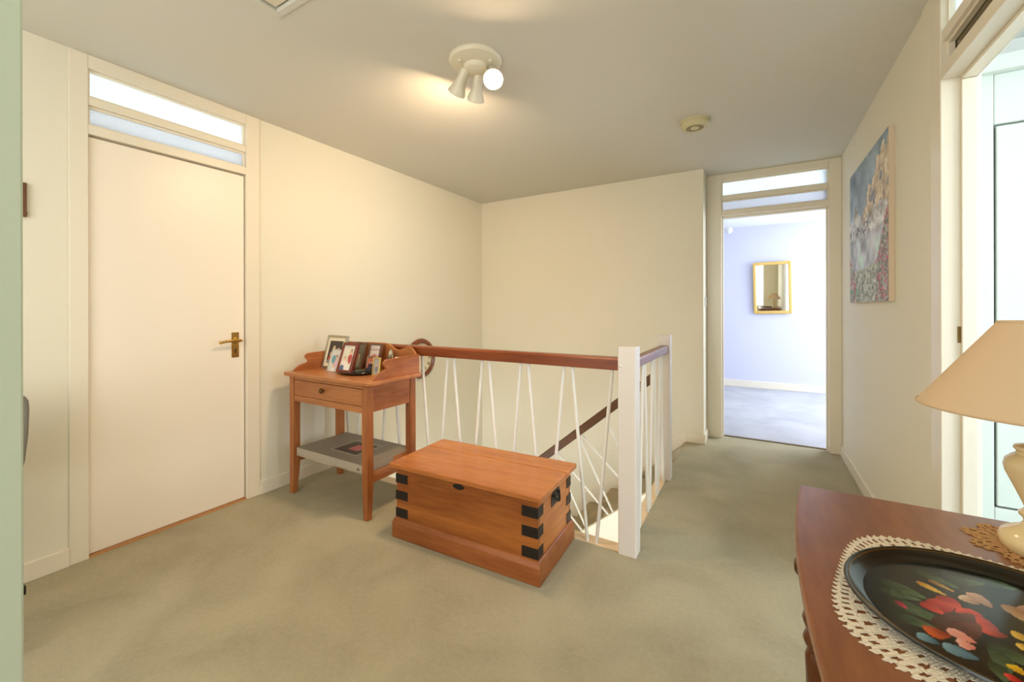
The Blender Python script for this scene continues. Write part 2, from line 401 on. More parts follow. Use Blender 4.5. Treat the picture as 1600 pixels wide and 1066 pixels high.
# ------------------------------------------------------------------ door frames with two transom panes
def door_frame(name, label, fmap, u0, u1, o0, o1, dark_lower=False):
    """u along the wall, w out of the wall towards the landing, z up; frame u0..u1, opening o0..o1"""
    d = thing(name, label, 'door', fmap(o0, 0, 0), 0, None, 'structure'); base = Vector(d.location); s = 1 if o1 > o0 else -1
    def B(*a):
        mb = MB()
        for (ua, ub, wa, wb, za, zb) in a:
            p, q = Vector(fmap(ua, wa, za)) - base, Vector(fmap(ub, wb, zb)) - base
            mb.box(p.x, q.x, p.y, q.y, p.z, q.z)
        return mb
    f = 0.008
    obj('jamb', B((u0, o0, -T, f, 0, H)), 'gloss', d, 0.003); obj('jamb', B((o1, u1, -T, f, 0, H)), 'gloss', d, 0.003)
    obj('head_rail', B((o0, o1, -T, f, 2.362, H)), 'gloss', d, 0.003)
    obj('transom_bar', B((o0, o1, -0.075, f - .004, 2.186, 2.228)), 'gloss', d, 0.004)
    obj('door_head', B((o0, o1, -T, f, 2.045, 2.092)), 'gloss', d, 0.003)
    # beads round the panes
    bd = []
    for za, zb in ((2.228, 2.362), (2.092, 2.186)):
        bd += [(o0, o1, -.03, -.012, zb - .010, zb), (o0, o1, -.03, -.012, za, za + .008), (o0, o0 + s * .010, -.03, -.012, za + .008, zb - .010), (o1 - s * .010, o1, -.03, -.012, za + .008, zb - .010)]
    obj('glazing_bead', B(*bd), 'gloss', d, 0.001)
    obj('pane', B((o0, o1, -.038, -.032, 2.228, 2.362)), 'glass_rib', d, label='bright reeded upper transom pane')
    obj('pane', B((o0, o1, -.038, -.032, 2.092, 2.186)), 'pane_dark' if dark_lower else 'glass_dot', d,
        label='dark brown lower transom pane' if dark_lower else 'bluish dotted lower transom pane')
    obj('door_stop', B((o0, o0 + s * .013, -.085, -.045, 0, 2.03), (o1 - s * .013, o1, -.085, -.045, 0, 2.03), (o0, o1, -.085, -.045, 2.03, 2.045)), 'gloss', d, 0.002)
    return d, B

d1, B = door_frame('door_1', 'closed flush cream door with brass handle and two transom panes, left wall', lambda u, w_, z: (XL + w_, u, z), 0.612, 1.474, 0.678, 1.394)
leaf = obj('door_leaf', B((0.682, 1.388, -.042, -.012, 0.014, 2.036)), 'door', d1, 0.002)
def L1(u, w_, z): return Vector((XL + w_, u, z)) - Vector(d1.location)
p = L1(1.335, -.012, 0.0)
m = MB().box(p.x, p.x + .004, p.y - .021, p.y + .021, 0.90, 1.055)
obj('handle_plate', m, 'brass', leaf, 0.0015)
m = MB(); zc = 1.005
m.lathe([(0.019, 0), (0.019, .004), (0.012, .008), (0.009, .02), (0.009, .05)], (p.x + .004, p.y, zc), (1, 0, 0), 16)
m.path([(p.x + .046, p.y + .012, zc + .001), (p.x + .050, p.y - .03, zc + .002), (p.x + .049, p.y - .075, zc - .001), (p.x + .045, p.y - .098, zc - .006)], 0.008, 10)
m.ico((p.x + .045, p.y - .100, zc - .006), 0.0095, 2); m.ico((p.x + .047, p.y + .012, zc), 0.009, 2)
obj('lever', m, 'brass', leaf, 0, True)
m = MB().box(p.x + .004, p.x + .0046, p.y - .003, p.y + .003, 0.925, 0.945); m.lathe([(0.0045, 0), (0.0045, .0006)], (p.x + .004, p.y, 0.947), (1, 0, 0), 10)
obj('keyhole', m, 'iron', leaf)
m = MB()
for dy in (-.013, .013): m.lathe([(.003, 0), (.003, .001)], (p.x + .004, p.y + dy, 1.047), (1, 0, 0), 8)
obj('screw', m, 'old_brass', leaf)
struct('trim_1', MB().box(XL - .09, XL + .004, 0.678, 1.394, 0, 0.008), 'thresh', 'wooden threshold strip under the closed left door', 'threshold')

d2, B = door_frame('door_2', 'open far doorway with two transom panes leading to the lilac bedroom', lambda u, w_, z: (u, YD - w_, z), -0.3995, XR - .0005, -0.274, 0.517)
struct('trim_2', MB().box(-0.274, 0.517, YD + .085, YD + .112, 0, 0.007), 'old_brass', 'dark metal carpet strip in the far doorway', 'threshold')
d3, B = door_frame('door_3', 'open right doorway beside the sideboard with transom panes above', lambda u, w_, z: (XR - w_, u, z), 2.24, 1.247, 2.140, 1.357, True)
obj('strike_plate', B((2.1405, 2.139, -.062, -.036, 1.07, 1.13)), 'old_brass', d3)
struct('trim_3', MB().box(XR - .007, XR, 2.24, 2.345, 0, H), 'wall', 'flat cream casing board on the right wall next to the open doorway', 'trim', 0.002)

# near door leaf standing open at the left edge
nd = thing('open_door', 'pale door standing open edge-on at the far left of the photo', 'door', (-0.690, 0.118, 0))
obj('door_leaf', MB().box(-.04, 0, -.70, 0, .008, 2.03), 'cool_door', nd, 0.002)
obj('latch', MB().box(-.018, -.002, 0.0, 0.002, .886, .896), 'iron', nd, 0.001, label='black latch on the door edge')

# light switch
sw = thing('light_switch', 'white light switch on the narrow wall return beside the far doorway', 'switch', (-0.40, 4.14, 1.255))
obj('plate', MB().box(0, .008, -.043, .043, -.043, .043), 'switch', sw, 0.002)
obj('rocker', MB().box(.008, .012, -.006, .006, -.012, .012), 'switch', sw, 0.001)

# ------------------------------------------------------------------ staircase
st = thing('staircase', 'carpeted stairs dropping away behind the white balusters', 'staircase', (-0.546, 3.06, 0))
going, rise = 0.222, 0.187
sl = rise / going
for k in range(9):
    x1 = -k * going; z1 = -(k + 1) * rise
    me_ = MB().box(x1 - going - .02, x1, 0.035, 0.92, z1 - .05, z1).box(x1 - .015, x1, 0.035, 0.92, z1, z1 + rise - .001)
    obj('step', me_, 'stair_carpet', st, 0.012, seg=3)
m = MB().prism([(0.02, 0.0), (0.02, -0.32), (-2.1, -0.32 - 2.12 * sl), (-2.1, -2.12 * sl + .02)], -.01, .035, 'y')
obj('stringer', m, 'gloss', st, 0.003)
m = MB().prism([(0.02, -0.30), (0.02, -2.6), (-2.1, -2.6), (-2.1, -0.30 - 2.12 * sl)], 0.0, .02, 'y')
obj('spandrel_panel', m, 'white', st)
hr = lambda x: 0.735 + .84 * (x + .647)      # top of the stair rail, world x
m = MB(); x0, x1 = -0.640, -2.45
m.prism([(x0 + .546, hr(x0)), (x0 + .546, hr(x0) - .078), (x1 + .546, hr(x1) - .078), (x1 + .546, hr(x1))], -.028, .028, 'y')
obj('handrail', m, 'rail_dark', st, 0.008)
for k in range(-1, 6):
    t_ = -1.19 - .2105 * k
    for db, sg in ((.25, -1), (.455, 1)):
        a_, b_ = t_ + sg * .012, t_ + db - sg * .012
        if a_ > -.66 or b_ > -.60: continue
        obj('baluster', MB().tube((a_ + .546, 0.012, hr(a_) - .085), (b_ + .546, 0.012, -.03 + sl * (b_ + .546)), .0085), 'rod', st, 0, True)

# ------------------------------------------------------------------ landing balustrades
YR = 2.047
ba = thing('balustrade', 'landing balustrade with mahogany rail and white zigzag balusters behind the pine chest', 'balustrade', (-0.54, YR, 0))
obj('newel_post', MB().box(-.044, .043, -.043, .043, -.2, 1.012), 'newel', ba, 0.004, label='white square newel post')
obj('bolt_cap', MB().lathe([(.007, 0), (.007, .003), (.003, .006), (0, .007)], (-.029, -.043, .918), (0, -1, 0), 12), 'newel', ba)
m = MB().prism([(-.034, .893), (.034, .893), (.034, .944), (.026, .955), (-.026, .955), (-.034, .944)], XL + .54, -.044, 'x')
obj('handrail', m, 'rail', ba, 0.003)
xt = -1.654 + 0.265 * 4; P_ = 0.2645
tops = []
for k in range(9):
    c = -0.600 - P_ * k
    for sgn in (1, -1):
        a = c + sgn * .0235
        bcen = c + sgn * P_ / 2 - 0.0
        bx = bcen - sgn * .0235
        if a > -0.59 or bx > -.62 or bx < XL + .01 or a < XL + .01: continue
        obj('baluster', MB().tube((a + .54, 0, .896), (bx + .54, 0, -.015), .0092), 'rod', ba, 0, True)
obj('base_rail', MB().box(XL + .54, -.044, -.0265, .06, -.075, -.004), 'sill', ba, 0.004, label='cream painted nosing the balusters stand in')
obj('fascia', MB().box(XL + .54, .04, .040, .058, -.30, -.075), 'gloss', ba)

bb = thing('balustrade', 'short side balustrade along the passage ending at the second white newel', 'balustrade', (-0.558, 3.065, 0))
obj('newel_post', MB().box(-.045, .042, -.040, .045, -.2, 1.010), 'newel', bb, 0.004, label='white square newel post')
# rail from first newel to second, in local coordinates
y0 = 2.092 - 3.065
m = MB().prism([(-.022, .890), (.032, .890), (.032, .930), (.025, .941), (-.016, .941), (-.022, .930)], y0, -.042, 'y')
obj('handrail', m, 'railY', bb, 0.003)
for a, b in [(c_ + sg * .021, c_ + sg * .104) for c_ in (2.16 - 3.065, 2.41 - 3.065, 2.66 - 3.065, 2.895 - 3.065) for sg in (-1, 1)]:
    if b < y0 + .02 or b > -.06: continue
    obj('baluster', MB().tube((.004, a, .893), (.004, b, -.015), .0092), 'rod', bb, 0, True)
obj('base_rail', MB().box(-.055, .034, y0, -.04, -.075, -.004), 'sill', bb, 0.004, label='cream painted nosing along the passage edge')
obj('fascia', MB().box(-.05, -.034, y0, .0, -.30, -.075), 'gloss', bb)

# ------------------------------------------------------------------ pine chest
ch = thing('blanket_chest', 'low pine blanket chest with black iron corner straps before the balustrade', 'chest', (-1.235, 1.785, 0), math.radians(2.2))
hx, hy = 0.410, 0.200
obj('front_panel', MB().box(-hx, hx, -hy, -hy + .02, .02, .366), 'pineX', ch, 0.003)
obj('back_panel', MB().box(-hx, hx, hy - .02, hy, .02, .366), 'pineX', ch, 0.003)
for s in (-1, 1): obj('side_panel', MB().box(s * hx, s * (hx - .02), -hy + .02, hy - .02, .02, .366), 'pineY', ch, 0.002)
obj('bottom', MB().box(-hx + .02, hx - .02, -hy + .02, hy - .02, .02, .04), 'pineX', ch)
def plinth_prof(o): return [(0, 0.0), (o, 0.0), (o, .078), (o - .006, .094), (0, .103)]
m = MB(); o_ = .017
ring = []
for (off, z) in ((0.0005, 0.0), (o_, 0.0), (o_, .078), (o_ - .007, .096), (.0005, .104)):
    ring.append([(-hx - off, -hy - off, z), (hx + off, -hy - off, z), (hx + off, hy + off, z), (-hx - off, hy + off, z)])
vs = [v for r_ in ring for v in r_]; fs = []
for j in range(len(ring)):
    k = (j + 1) % len(ring)
    for i in range(4): fs.append((j * 4 + i, j * 4 + (i + 1) % 4, k * 4 + (i + 1) % 4, k * 4 + i))
obj('plinth', MB().add(vs, fs), 'plinth', ch, 0.004)
lx, ly = hx + .026, hy + .026
seam = 0.085
for a, b in ((-ly, seam - .0028), (seam + .0028, ly)):
    obj('lid_plank', MB().box(-lx, lx, a, b, .366, .391), 'pine_lid', ch, 0.0045, seg=3)
for zc in (.316 - .008, .221, .130):
    for sx_, sy_ in ((-1, -1), (1, -1), (1, 1), (-1, 1)):
        if zc > .3 and False: continue
        mb = MB(); t_ = .0025; a, b = sx_ * hx, sy_ * hy; ww = .078; wd = .055
        mb.box(a + sx_ * t_, a - sx_ * ww, b, b + sy_ * t_, zc - .0235, zc + .0235)
        mb.box(a, a + sx_ * t_, b + sy_ * t_, b - sy_ * wd, zc - .0235, zc + .0235)
        obj('corner_strap', mb, 'iron', ch, 0.0008)
m = MB().prism([(-.01 + .034 * math.cos(t), .340 + .0135 * abs(math.sin(t)) ** 1.3 * (1 if math.sin(t) > 0 else -1)) for t in [2 * PI * k / 24 for k in range(24)]], -hy - .002, -hy, 'y')
obj('escutcheon', m, 'iron', ch, label='black oval keyhole plate')
m = MB().prism([(-.052, .272), (.046, .272), (.052, .284), (.052, .322), (.040, .338), (-.040, .338), (-.052, .322)], hx, hx + .003, 'x')
hd = obj('handle', m, 'iron', ch, 0.001, label='black iron drop handle with plate')
m = MB(); arc = [(hx + .008 + .012 * math.sin(PI * i / 8), -.030 + .060 * i / 8, .318 - .030 * math.sin(PI * i / 8)) for i in range(9)]
m.path(arc, .0045, 8)
for yy in (-.03, .03): m.ico((hx + .006, yy, .318), .008, 1)
obj('bail', m, 'iron', hd, 0, True)

# ------------------------------------------------------------------ side table with gallery
TZ = 0.79
tx0, tx1, ty0, ty1 = -2.662, -1.835, 1.556, 1.992
ox, oy = (tx0 + tx1) / 2, (ty0 + ty1) / 2
tb = thing('side_table', 'honey wood washstand table with scalloped gallery, drawer and lower shelf', 'table', (ox, oy, 0))
a, b = (tx1 - tx0) / 2, (ty1 - ty0) / 2
def rrect(hx_, hy_, r, n=6):
    pts = []
    for cx__, cy__, a0 in ((hx_ - r, hy_ - r, 0), (-hx_ + r, hy_ - r, 90), (-hx_ + r, -hy_ + r, 180), (hx_ - r, -hy_ + r, 270)):
        for i in range(n + 1):
            t = math.radians(a0 + 90 * i / n); pts.append((cx__ + r * math.cos(t), cy__ + r * math.sin(t)))
    return pts
obj('tabletop', MB().prism(rrect(a, b, .035), TZ - .024, TZ, 'z'), 'tableX', tb, 0.006, seg=3)
lx0, lx1, ly0, ly1 = -2.628 - ox, -1.885 - ox, 1.588 - oy, 1.975 - oy
lw = .046
for px_, sx_ in ((lx0, 1), (lx1, -1)):
    for py_, sy_ in ((ly0, 1), (ly1, -1)):
        mb = MB(); x_, y_ = px_, py_; xe, ye = px_ + sx_ * lw, py_ + sy_ * lw
        xt_, yt_ = px_ + sx_ * .034, py_ + sy_ * .034
        sq = lambda xa, xb, ya, yb, z: [(min(xa, xb), min(ya, yb), z), (max(xa, xb), min(ya, yb), z), (max(xa, xb), max(ya, yb), z), (min(xa, xb), max(ya, yb), z)]
        vv = sq(x_, xt_, y_, yt_, 0) + sq(x_, xe, y_, ye, .19) + sq(x_, xe, y_, ye, TZ - .024)
        ff = [(3, 2, 1, 0), (8, 9, 10, 11)]
        for j in (0, 4):
            for i in range(4): ff.append((j + i, j + (i + 1) % 4, j + 4 + (i + 1) % 4, j + 4 + i))
        obj('leg', mb.add(vv, ff), 'tableZ', tb, 0.003)
az0, az1 = .602, TZ - .024
m = MB().box(lx0 + lw, lx1 - lw, ly0 + .004, ly0 + .020, az0, .640).box(lx0 + lw, lx1 - lw, ly0 + .004, ly0 + .020, .742, az1)
obj('front_rail', m, 'tableX', tb, 0.002)
dr = obj('drawer', MB().box(lx0 + lw + .003, lx1 - lw - .003, ly0 + .003, ly0 + .3, .643, .739), 'tableX', tb, 0.002)
m = MB().lathe([(.006, 0), (.006, .010), (.0145, .014), (.0165, .021), (.012, .028), (0, .030)], ((lx0 + lx1) / 2 - .02, ly0 + .003, .700), (0, -1, 0), 18)
obj('knob', m, 'old_brass', dr, 0, True, label='small dark brass knob')
for s_ in (lx0 + .006, lx1 - .022): obj('side_apron', MB().box(s_, s_ + .016, ly0 + lw, ly1 - lw, az0 + .004, az1), 'tableY', tb, 0.002)
obj('back_apron', MB().box(lx0 + lw, lx1 - lw, ly1 - .022, ly1 - .006, az0, az1), 'tableX', tb, 0.002)
for s_ in (lx0 + .008, lx1 - .036): obj('shelf_rail', MB().prism([(ly0 + lw, .200), (ly1 - lw, .200), (ly1 - lw, .238), (ly0 + lw, .238)], s_, s_ + .028, 'x'), 'tableY', tb, 0.003)
obj('shelf', MB().box(lx0 + .012, lx1 - .012, ly0 + .052, ly1 - .052, .238, .250), 'tableX', tb, 0.003)
# gallery
def smooth_pts(pts, n=4):
    out = [pts[0]]
    for i in range(len(pts) - 1):
        p0 = pts[max(i - 1, 0)]; p1 = pts[i]; p2 = pts[i + 1]; p3 = pts[min(i + 2, len(pts) - 1)]
        for k in range(1, n + 1):
            t = k / n
            out.append(tuple(.5 * (2 * b_ + (c_ - a_) * t + (2 * a_ - 5 * b_ + 4 * c_ - d_) * t * t + (3 * b_ - a_ - 3 * c_ + d_) * t ** 3) for a_, b_, c_, d_ in zip(p0, p1, p2, p3)))
    return out
def ogee(y_front, y_back, zb):
    w_ = [(y_back, .118), (1.90 - oy, .116), (1.78 - oy, .1115), (1.722 - oy, .1095), (1.704 - oy, .103), (1.694 - oy, .090), (1.697 - oy, .075), (1.709 - oy, .064), (1.712 - oy, .054), (1.700 - oy, .046), (1.672 - oy, .040), (1.645 - oy, .030), (1.625 - oy, .015), (1.613 - oy, .001)]
    pr = [(y_back, 0.0)] + smooth_pts(w_) + [(1.613 - oy, 0.0)]
    return [(u, zb + v) for u, v in pr]
for s_ in (tx0 - ox + .030, tx1 - ox - .046): obj('gallery_side', MB().prism(ogee(0, ty1 - oy - .006, TZ), s_, s_ + .016, 'x'), 'tableY', tb, 0.003)
half = [(0.395 - .03, 0.0), (.365, .118), (.345, .140), (.322, .158), (.300, .163), (.280, .160), (.255, .148), (.23, .139), (.205, .136), (.18, .141), (.155, .155), (.13, .169), (.10, .176), (.05, .178)]
half = [half[0]] + smooth_pts(half[1:])
prof = [(x_, TZ + z_) for x_, z_ in half] + [(-x_, TZ + z_) for x_, z_ in reversed(half)]
obj('gallery_back', MB().prism(prof, ty1 - oy - .020, ty1 - oy - .004, 'y'), 'tableX', tb, 0.003)

# grey box on the shelf
gb = thing('box', 'flat grey presentation box lying on the lower shelf of the side table', 'box', (-2.245, 1.788, .250))
bw_, bd_ = .322, .190
obj('base', MB().box(-bw_, bw_, -bd_, bd_, 0, .006), 'chrome', gb, .001)
obj('lid', MB().box(-bw_, bw_, -bd_, bd_, .006, .052), 'greybox_side', gb, .003)
obj('top_cover', MB().box(-bw_ + .001, bw_ - .001, -bd_ + .001, bd_ - .001, .052, .0535), 'greybox', gb)
obj('cover_panel', MB().box(-.08, .13, -.09, .08, .0535, .0541), 'dark', gb)
obj('cover_picture', MB().box(-.005, .085, -.045, .04, .0541, .0546), 'pink', gb)
m = MB()
for (xa, xb, ya, yb) in ((-.10, .15, .10, .104), (-.10, .15, -.104, -.10), (-.10, -.096, -.10, .10), (.146, .15, -.10, .10)): m.box(xa, xb, ya, yb, .0535, .0539)
obj('cover_line', m, 'line', gb)
m = MB()
for (xa, za, zb) in ((.262, .018, .030), (.270, .016, .034), (.280, .020, .028)): m.box(xa, xa + .005, -bd_ - .0005, -bd_, za, zb)
obj('end_mark', m, 'iron', gb)
obj('side_label', MB().box(bw_, bw_ + .0005, .03, .15, .014, .042), 'orange', gb)

# ------------------------------------------------------------------ photo frames
def blobs(u, v, bg, items):
    out = np.empty((len(u), 3)); out[:] = bg
    for (cx__, cy__, rx, ry, c) in items:
        k = ((u - cx__) / rx) ** 2 + ((v - cy__) / ry) ** 2 < 1
        out[k] = c
    return out
SKIN = (232, 186, 156); HAIR = (62, 44, 36)
def person_items(cx__, cy__, s, shirt, hair=HAIR):
    return [(cx__, cy__ - .26 * s, .20 * s, .22 * s, shirt), (cx__, cy__ + .02 * s, .105 * s, .125 * s, hair), (cx__, cy__ - .01 * s, .085 * s, .105 * s, SKIN)]
def ph_family(u, v): return blobs(u, v, (70, 60, 54), person_items(.40, .68, .75, (236, 232, 222), (210, 190, 150)) + person_items(.75, .62, .8, (240, 236, 228), (84, 60, 48)) + person_items(.25, .38, .8, (196, 92, 80), (226, 206, 180)) + [(.3, .05, .4, .12, (150, 150, 140))])
def ph_parent(u, v): return blobs(u, v, (226, 218, 198), person_items(.72, .72, .95, (186, 84, 84)) + person_items(.30, .45, .8, (240, 228, 220), (150, 104, 72)) + person_items(.55, .40, .7, (236, 224, 206), (140, 96, 66)) + [(.2, .08, .2, .12, (96, 110, 140)), (.62, .12, .25, .12, (238, 232, 220))])
def ph_baby(u, v): return blobs(u, v, (214, 212, 202), person_items(.62, .62, 1.0, (226, 190, 204)) + [(.35, .55, .2, .2, (110, 160, 170))] + person_items(.5, .25, .8, (240, 236, 232), (200, 170, 150)))
def ph_card(u, v):
    o = blobs(u, v, (238, 226, 216), [(.5, .45, .34, .16, (222, 128, 124)), (.5, .22, .3, .1, (226, 160, 150))])
    k = (np.abs(v - .82) < .05) & ((np.floor(u * 12) % 2) == 0); o[k] = (176, 140, 128); return o
def ph_couple(u, v): return blobs(u, v, (206, 120, 90), person_items(.35, .66, .8, (70, 60, 70)) + person_items(.66, .66, .8, (60, 54, 62)) + [(.5, .1, .6, .25, (70, 66, 74))])
def ph_grey(u, v): return blobs(u, v, (176, 170, 160), person_items(.5, .6, 1.0, (120, 120, 128), (110, 96, 84)))
def ph_dark(u, v): return blobs(u, v, (120, 118, 100), person_items(.5, .5, 1.0, (160, 150, 130)))

def photo_frame(label, x, y, z, w_, h_, fw, mat, fn, lean=18, rz=0, mount=0.0, thick=.014):
    t = thing('photo_frame', label, 'photo frame', (x, y, z), math.radians(rz), 'framed photos on the side table')
    a_ = math.radians(lean); n0 = len(COL.objects)
    q = Matrix.Rotation(-a_, 4, 'X')
    def xf(mb):
        mb.v = [tuple(q @ Vector(v)) for v in mb.v]; return mb
    h2 = w_ / 2
    m_ = MB()
    m_.box(-h2, -h2 + fw, 0, thick, 0, h_); m_.box(h2 - fw, h2, 0, thick, 0, h_)
    m_.box(-h2 + fw, h2 - fw, 0, thick, 0, fw); m_.box(-h2 + fw, h2 - fw, 0, thick, h_ - fw, h_)
    obj('frame', xf(m_), mat, t, .0015)
    obj('backing', xf(MB().box(-h2 + fw, h2 - fw, thick * .5, thick * .9, fw, h_ - fw)), 'mat_board', t)
    iw, ih = w_ - 2 * fw - 2 * mount, h_ - 2 * fw - 2 * mount
    if mount:
        mo = obj('mount', xf(MB().box(-h2 + fw, h2 - fw, thick * .35, thick * .5, fw, h_ - fw)), 'mat_board', t)
    pr = printed('photo', iw, ih, 36, 48, fn, 'print', t)
    pr.matrix_local = q @ Matrix.Translation((0, thick * .3, fw + mount))
    # strut at the back
    top = q @ Vector((0, thick, h_ * .62)); foot = Vector((0, top.y + .035, 0.0))
    obj('strut', MB().tube(top, foot, .006, .006, 6), 'brownframe', t)
    return t
def X(px, Y):
    """world x on the plane y=Y for a column of the photograph"""
    k = Fv + Rv * ((px - 800) / 646.37); return Y / k.y * k.x
yy = 1.860
photo_frame('large silver framed group photo with cream mount, tallest on the side table', -2.503, 1.800, TZ, .212, .232, .016, 'silver', ph_family, 15, 0, .022)
photo_frame('frameless glass photo half hidden behind the mahogany framed photo', -2.385, 1.722, TZ, .105, .150, .004, 'chrome', ph_baby, 18, 0)
photo_frame('mahogany framed family photo standing at the front on the dark dish', -2.228, 1.688, TZ + .0105, .140, .192, .017, 'mahog', ph_parent, 19, 0, 0, .02)
photo_frame('brown framed photo mostly hidden behind the mahogany frame', -2.330, 1.872, TZ, .10, .185, .012, 'brownframe', ph_dark, 14, 0)
photo_frame('tall brown wooden frame with a pink card, middle of the side table', -2.202, 1.885, TZ, .118, .182, .012, 'brownframe', ph_card, 14, 0, 0, .022)
photo_frame('small dark framed photo of two people in front of the pink card', -2.125, 1.800, TZ, .084, .108, .008, 'silver', ph_couple, 15, 0)
photo_frame('tiny gold framed photo beside the right scalloped gallery side', -2.010, 1.755, TZ, .058, .110, .007, 'gold', ph_grey, 8, 8)
photo_frame('small pale framed photo leaning low behind the right gallery side', -1.955, 1.880, TZ, .115, .105, .010, 'mat_board', ph_dark, 22, 0)
dish = thing('dish', 'dark oval dish under the mahogany framed photo', 'dish', (-2.170, 1.738, TZ))
m = MB().lathe([(.0, .0), (.085, .0), (.112, .012), (.116, .014), (.114, .0165), (.084, .005), (.0, .005)], (0, 0, 0), (0, 0, 1), 36, sx=1, sy=.72)
obj('body', m, 'lacquer', dish, 0, True)
orn = thing('ornament', 'small oval silver framed ornament behind the tiny gold photo frame', 'ornament', (-2.055, 1.915, TZ))
m = MB().lathe([(.0, -.004), (.040, -.004), (.045, 0), (.040, .004), (.0, .004)], (0, 0, .078), (0, -1, .15), 24, sx=.55, sy=1.45)
obj('body', m, 'chrome', orn, 0, True)
obj('stand', MB().lathe([(.02, 0), (.02, .004), (.006, .008), (.005, .02)], (0, 0, 0), (0, 0, 1), 16), 'chrome', orn, 0, True)

# ------------------------------------------------------------------ wall clock in the stair well
ck = thing('wall_clock', 'round wooden wall clock on the left wall behind the rail', 'clock', (XL, 2.960, 0.722))
obj('case', MB().lathe([(.0, 0), (.188, 0), (.192, .012), (.182, .030), (.160, .036), (.146, .026), (.144, .016), (0, .016)], (0, 0, 0), (1, 0, 0), 48), 'clock', ck, 0, True)
dial = obj('dial', MB().lathe([(.143, .016), (.143, .018), (0, .018)], (0, 0, 0), (1, 0, 0), 48), 'mat_board', ck)
m = MB()
NUM = {1: 'I', 2: 'II', 3: 'III', 4: 'IIII', 5: 'V', 6: 'VI', 7: 'VII', 8: 'VIII', 9: 'IX', 10: 'X', 11: 'XI', 12: 'XII'}
for k, s_ in NUM.items():
    t = 2 * PI * k / 12; er = Vector((0, math.sin(t), math.cos(t))); et = Vector((0, math.cos(t), -math.sin(t)))
    wd = {'I': .007, 'V': .016, 'X': .016}; tot = sum(wd[c] for c in s_); u = -tot / 2; m = MB()
    def bar(u0, u1):
        m.tube(Vector((.0185, 0, 0)) + er * .098 + et * u1, Vector((.0185, 0, 0)) + er * .126 + et * u0, .0018, n=5)
    for c in s_:
        if c == 'I': bar(u + .0035, u + .0035)
        elif c == 'V': bar(u + .002, u + .008); bar(u + .014, u + .008)
        else: bar(u + .002, u + .014); bar(u + .014, u + .002)
        u += wd[c]
    obj('numeral', m, 'iron', dial)
m = MB().tube((.021, 0, 0), (.021, .055, .045), .003, .0015, 6).tube((.0225, 0, 0), (.0225, .03, -.10), .003, .0012, 6).lathe([(.006, .018), (.006, .025)], (0, 0, 0), (1, 0, 0), 12)
obj('hands', m, 'iron', ck)
obj('minute_track', MB().lathe([(.136, .018), (.136, .0186), (.133, .0186), (.133, .018)], (0, 0, 0), (1, 0, 0), 48, closed=True), 'old_brass', ck)

# ------------------------------------------------------------------ ceiling spot cluster
sp = thing('ceiling_spotlight', 'three-headed cream ceiling spotlight with lit bulbs', 'ceiling light', (-1.190, 1.668, H))
obj('ceiling_plate', MB().lathe([(.0, 0), (.128, 0), (.130, -.008), (.122, -.020), (.085, -.030), (.06, -.034), (.055, -.055), (.035, -.066), (0, -.068)], (0, 0, 0), (0, 0, 1), 48), 'lamp_white', sp, 0, True)
def cvec(r, u, f): return Rv * r + Uv * u + Fv * f
heads = [((-.047, .014, .0), (-.60, -.70, .35)), ((.022, -.02, -.005), (-.26, -.86, .40)), ((.085, .0, .0), (.10, -.45, -.88))]
heads = [(cvec(-.050, -.052, 0.0), cvec(-.46, -.62, .64)), (cvec(.012, -.062, .03), cvec(-.20, -.68, .70)), (cvec(.085, -.050, .0), cvec(.04, -.76, -.65))]
for base_, dr_ in heads:
    dr_ = dr_.normalized()
    arm0 = base_ + Vector((0, 0, .028))
    h_ = obj('spot_head', MB().lathe([(.0, -.012), (.018, -.010), (.0235, 0), (.0255, .055), (.030, .075), (.040, .098), (.047, .118), (.0455, .118), (.038, .098), (.027, .075), (.022, .06), (0, .058)], base_, dr_, 32), 'lamp_white', sp, 0, True)
    obj('arm', MB().tube((arm0.x * .8, arm0.y * .8, -.030), base_, .008, n=10).ico(base_, .013, 2), 'lamp_white', h_, 0, True)
    obj('bulb', MB().ico(base_ + dr_ * .089, .0255, 3), 'bulb', h_, 0, True, label='lit warm bulb')
for s_ in (-1, 1):
    c_ = cvec(s_ * .072, -.026, -.045); obj('fixing_screw', MB().tube(c_ + Vector((0, 0, .03)), c_ - Vector((0, 0, .012)), .0095, n=12), 'lamp_white', sp, 0, True)

sd = thing('smoke_alarm', 'round ivory smoke alarm on the ceiling near the far doorway', 'smoke alarm', (-0.345, 2.955, H))
obj('base', MB().lathe([(.0, 0), (.092, 0), (.092, -.012), (0, -.012)], (0, 0, 0), (0, 0, 1), 40), 'ivory', sd, 0, True)
obj('cover', MB().lathe([(.086, -.012), (.088, -.028), (.076, -.042), (.055, -.046), (.053, -.040), (.030, -.040), (.028, -.046), (0, -.047)], (0, 0, 0), (0, 0, 1), 40), 'ivory', sd, 0, True)
obj('grille', MB().lathe([(.0525, -.0402), (.0525, -.0445), (.031, -.0445), (.031, -.0402)], (0, 0, 0), (0, 0, 1), 40), 'ivory_dark', sd, 0, True)

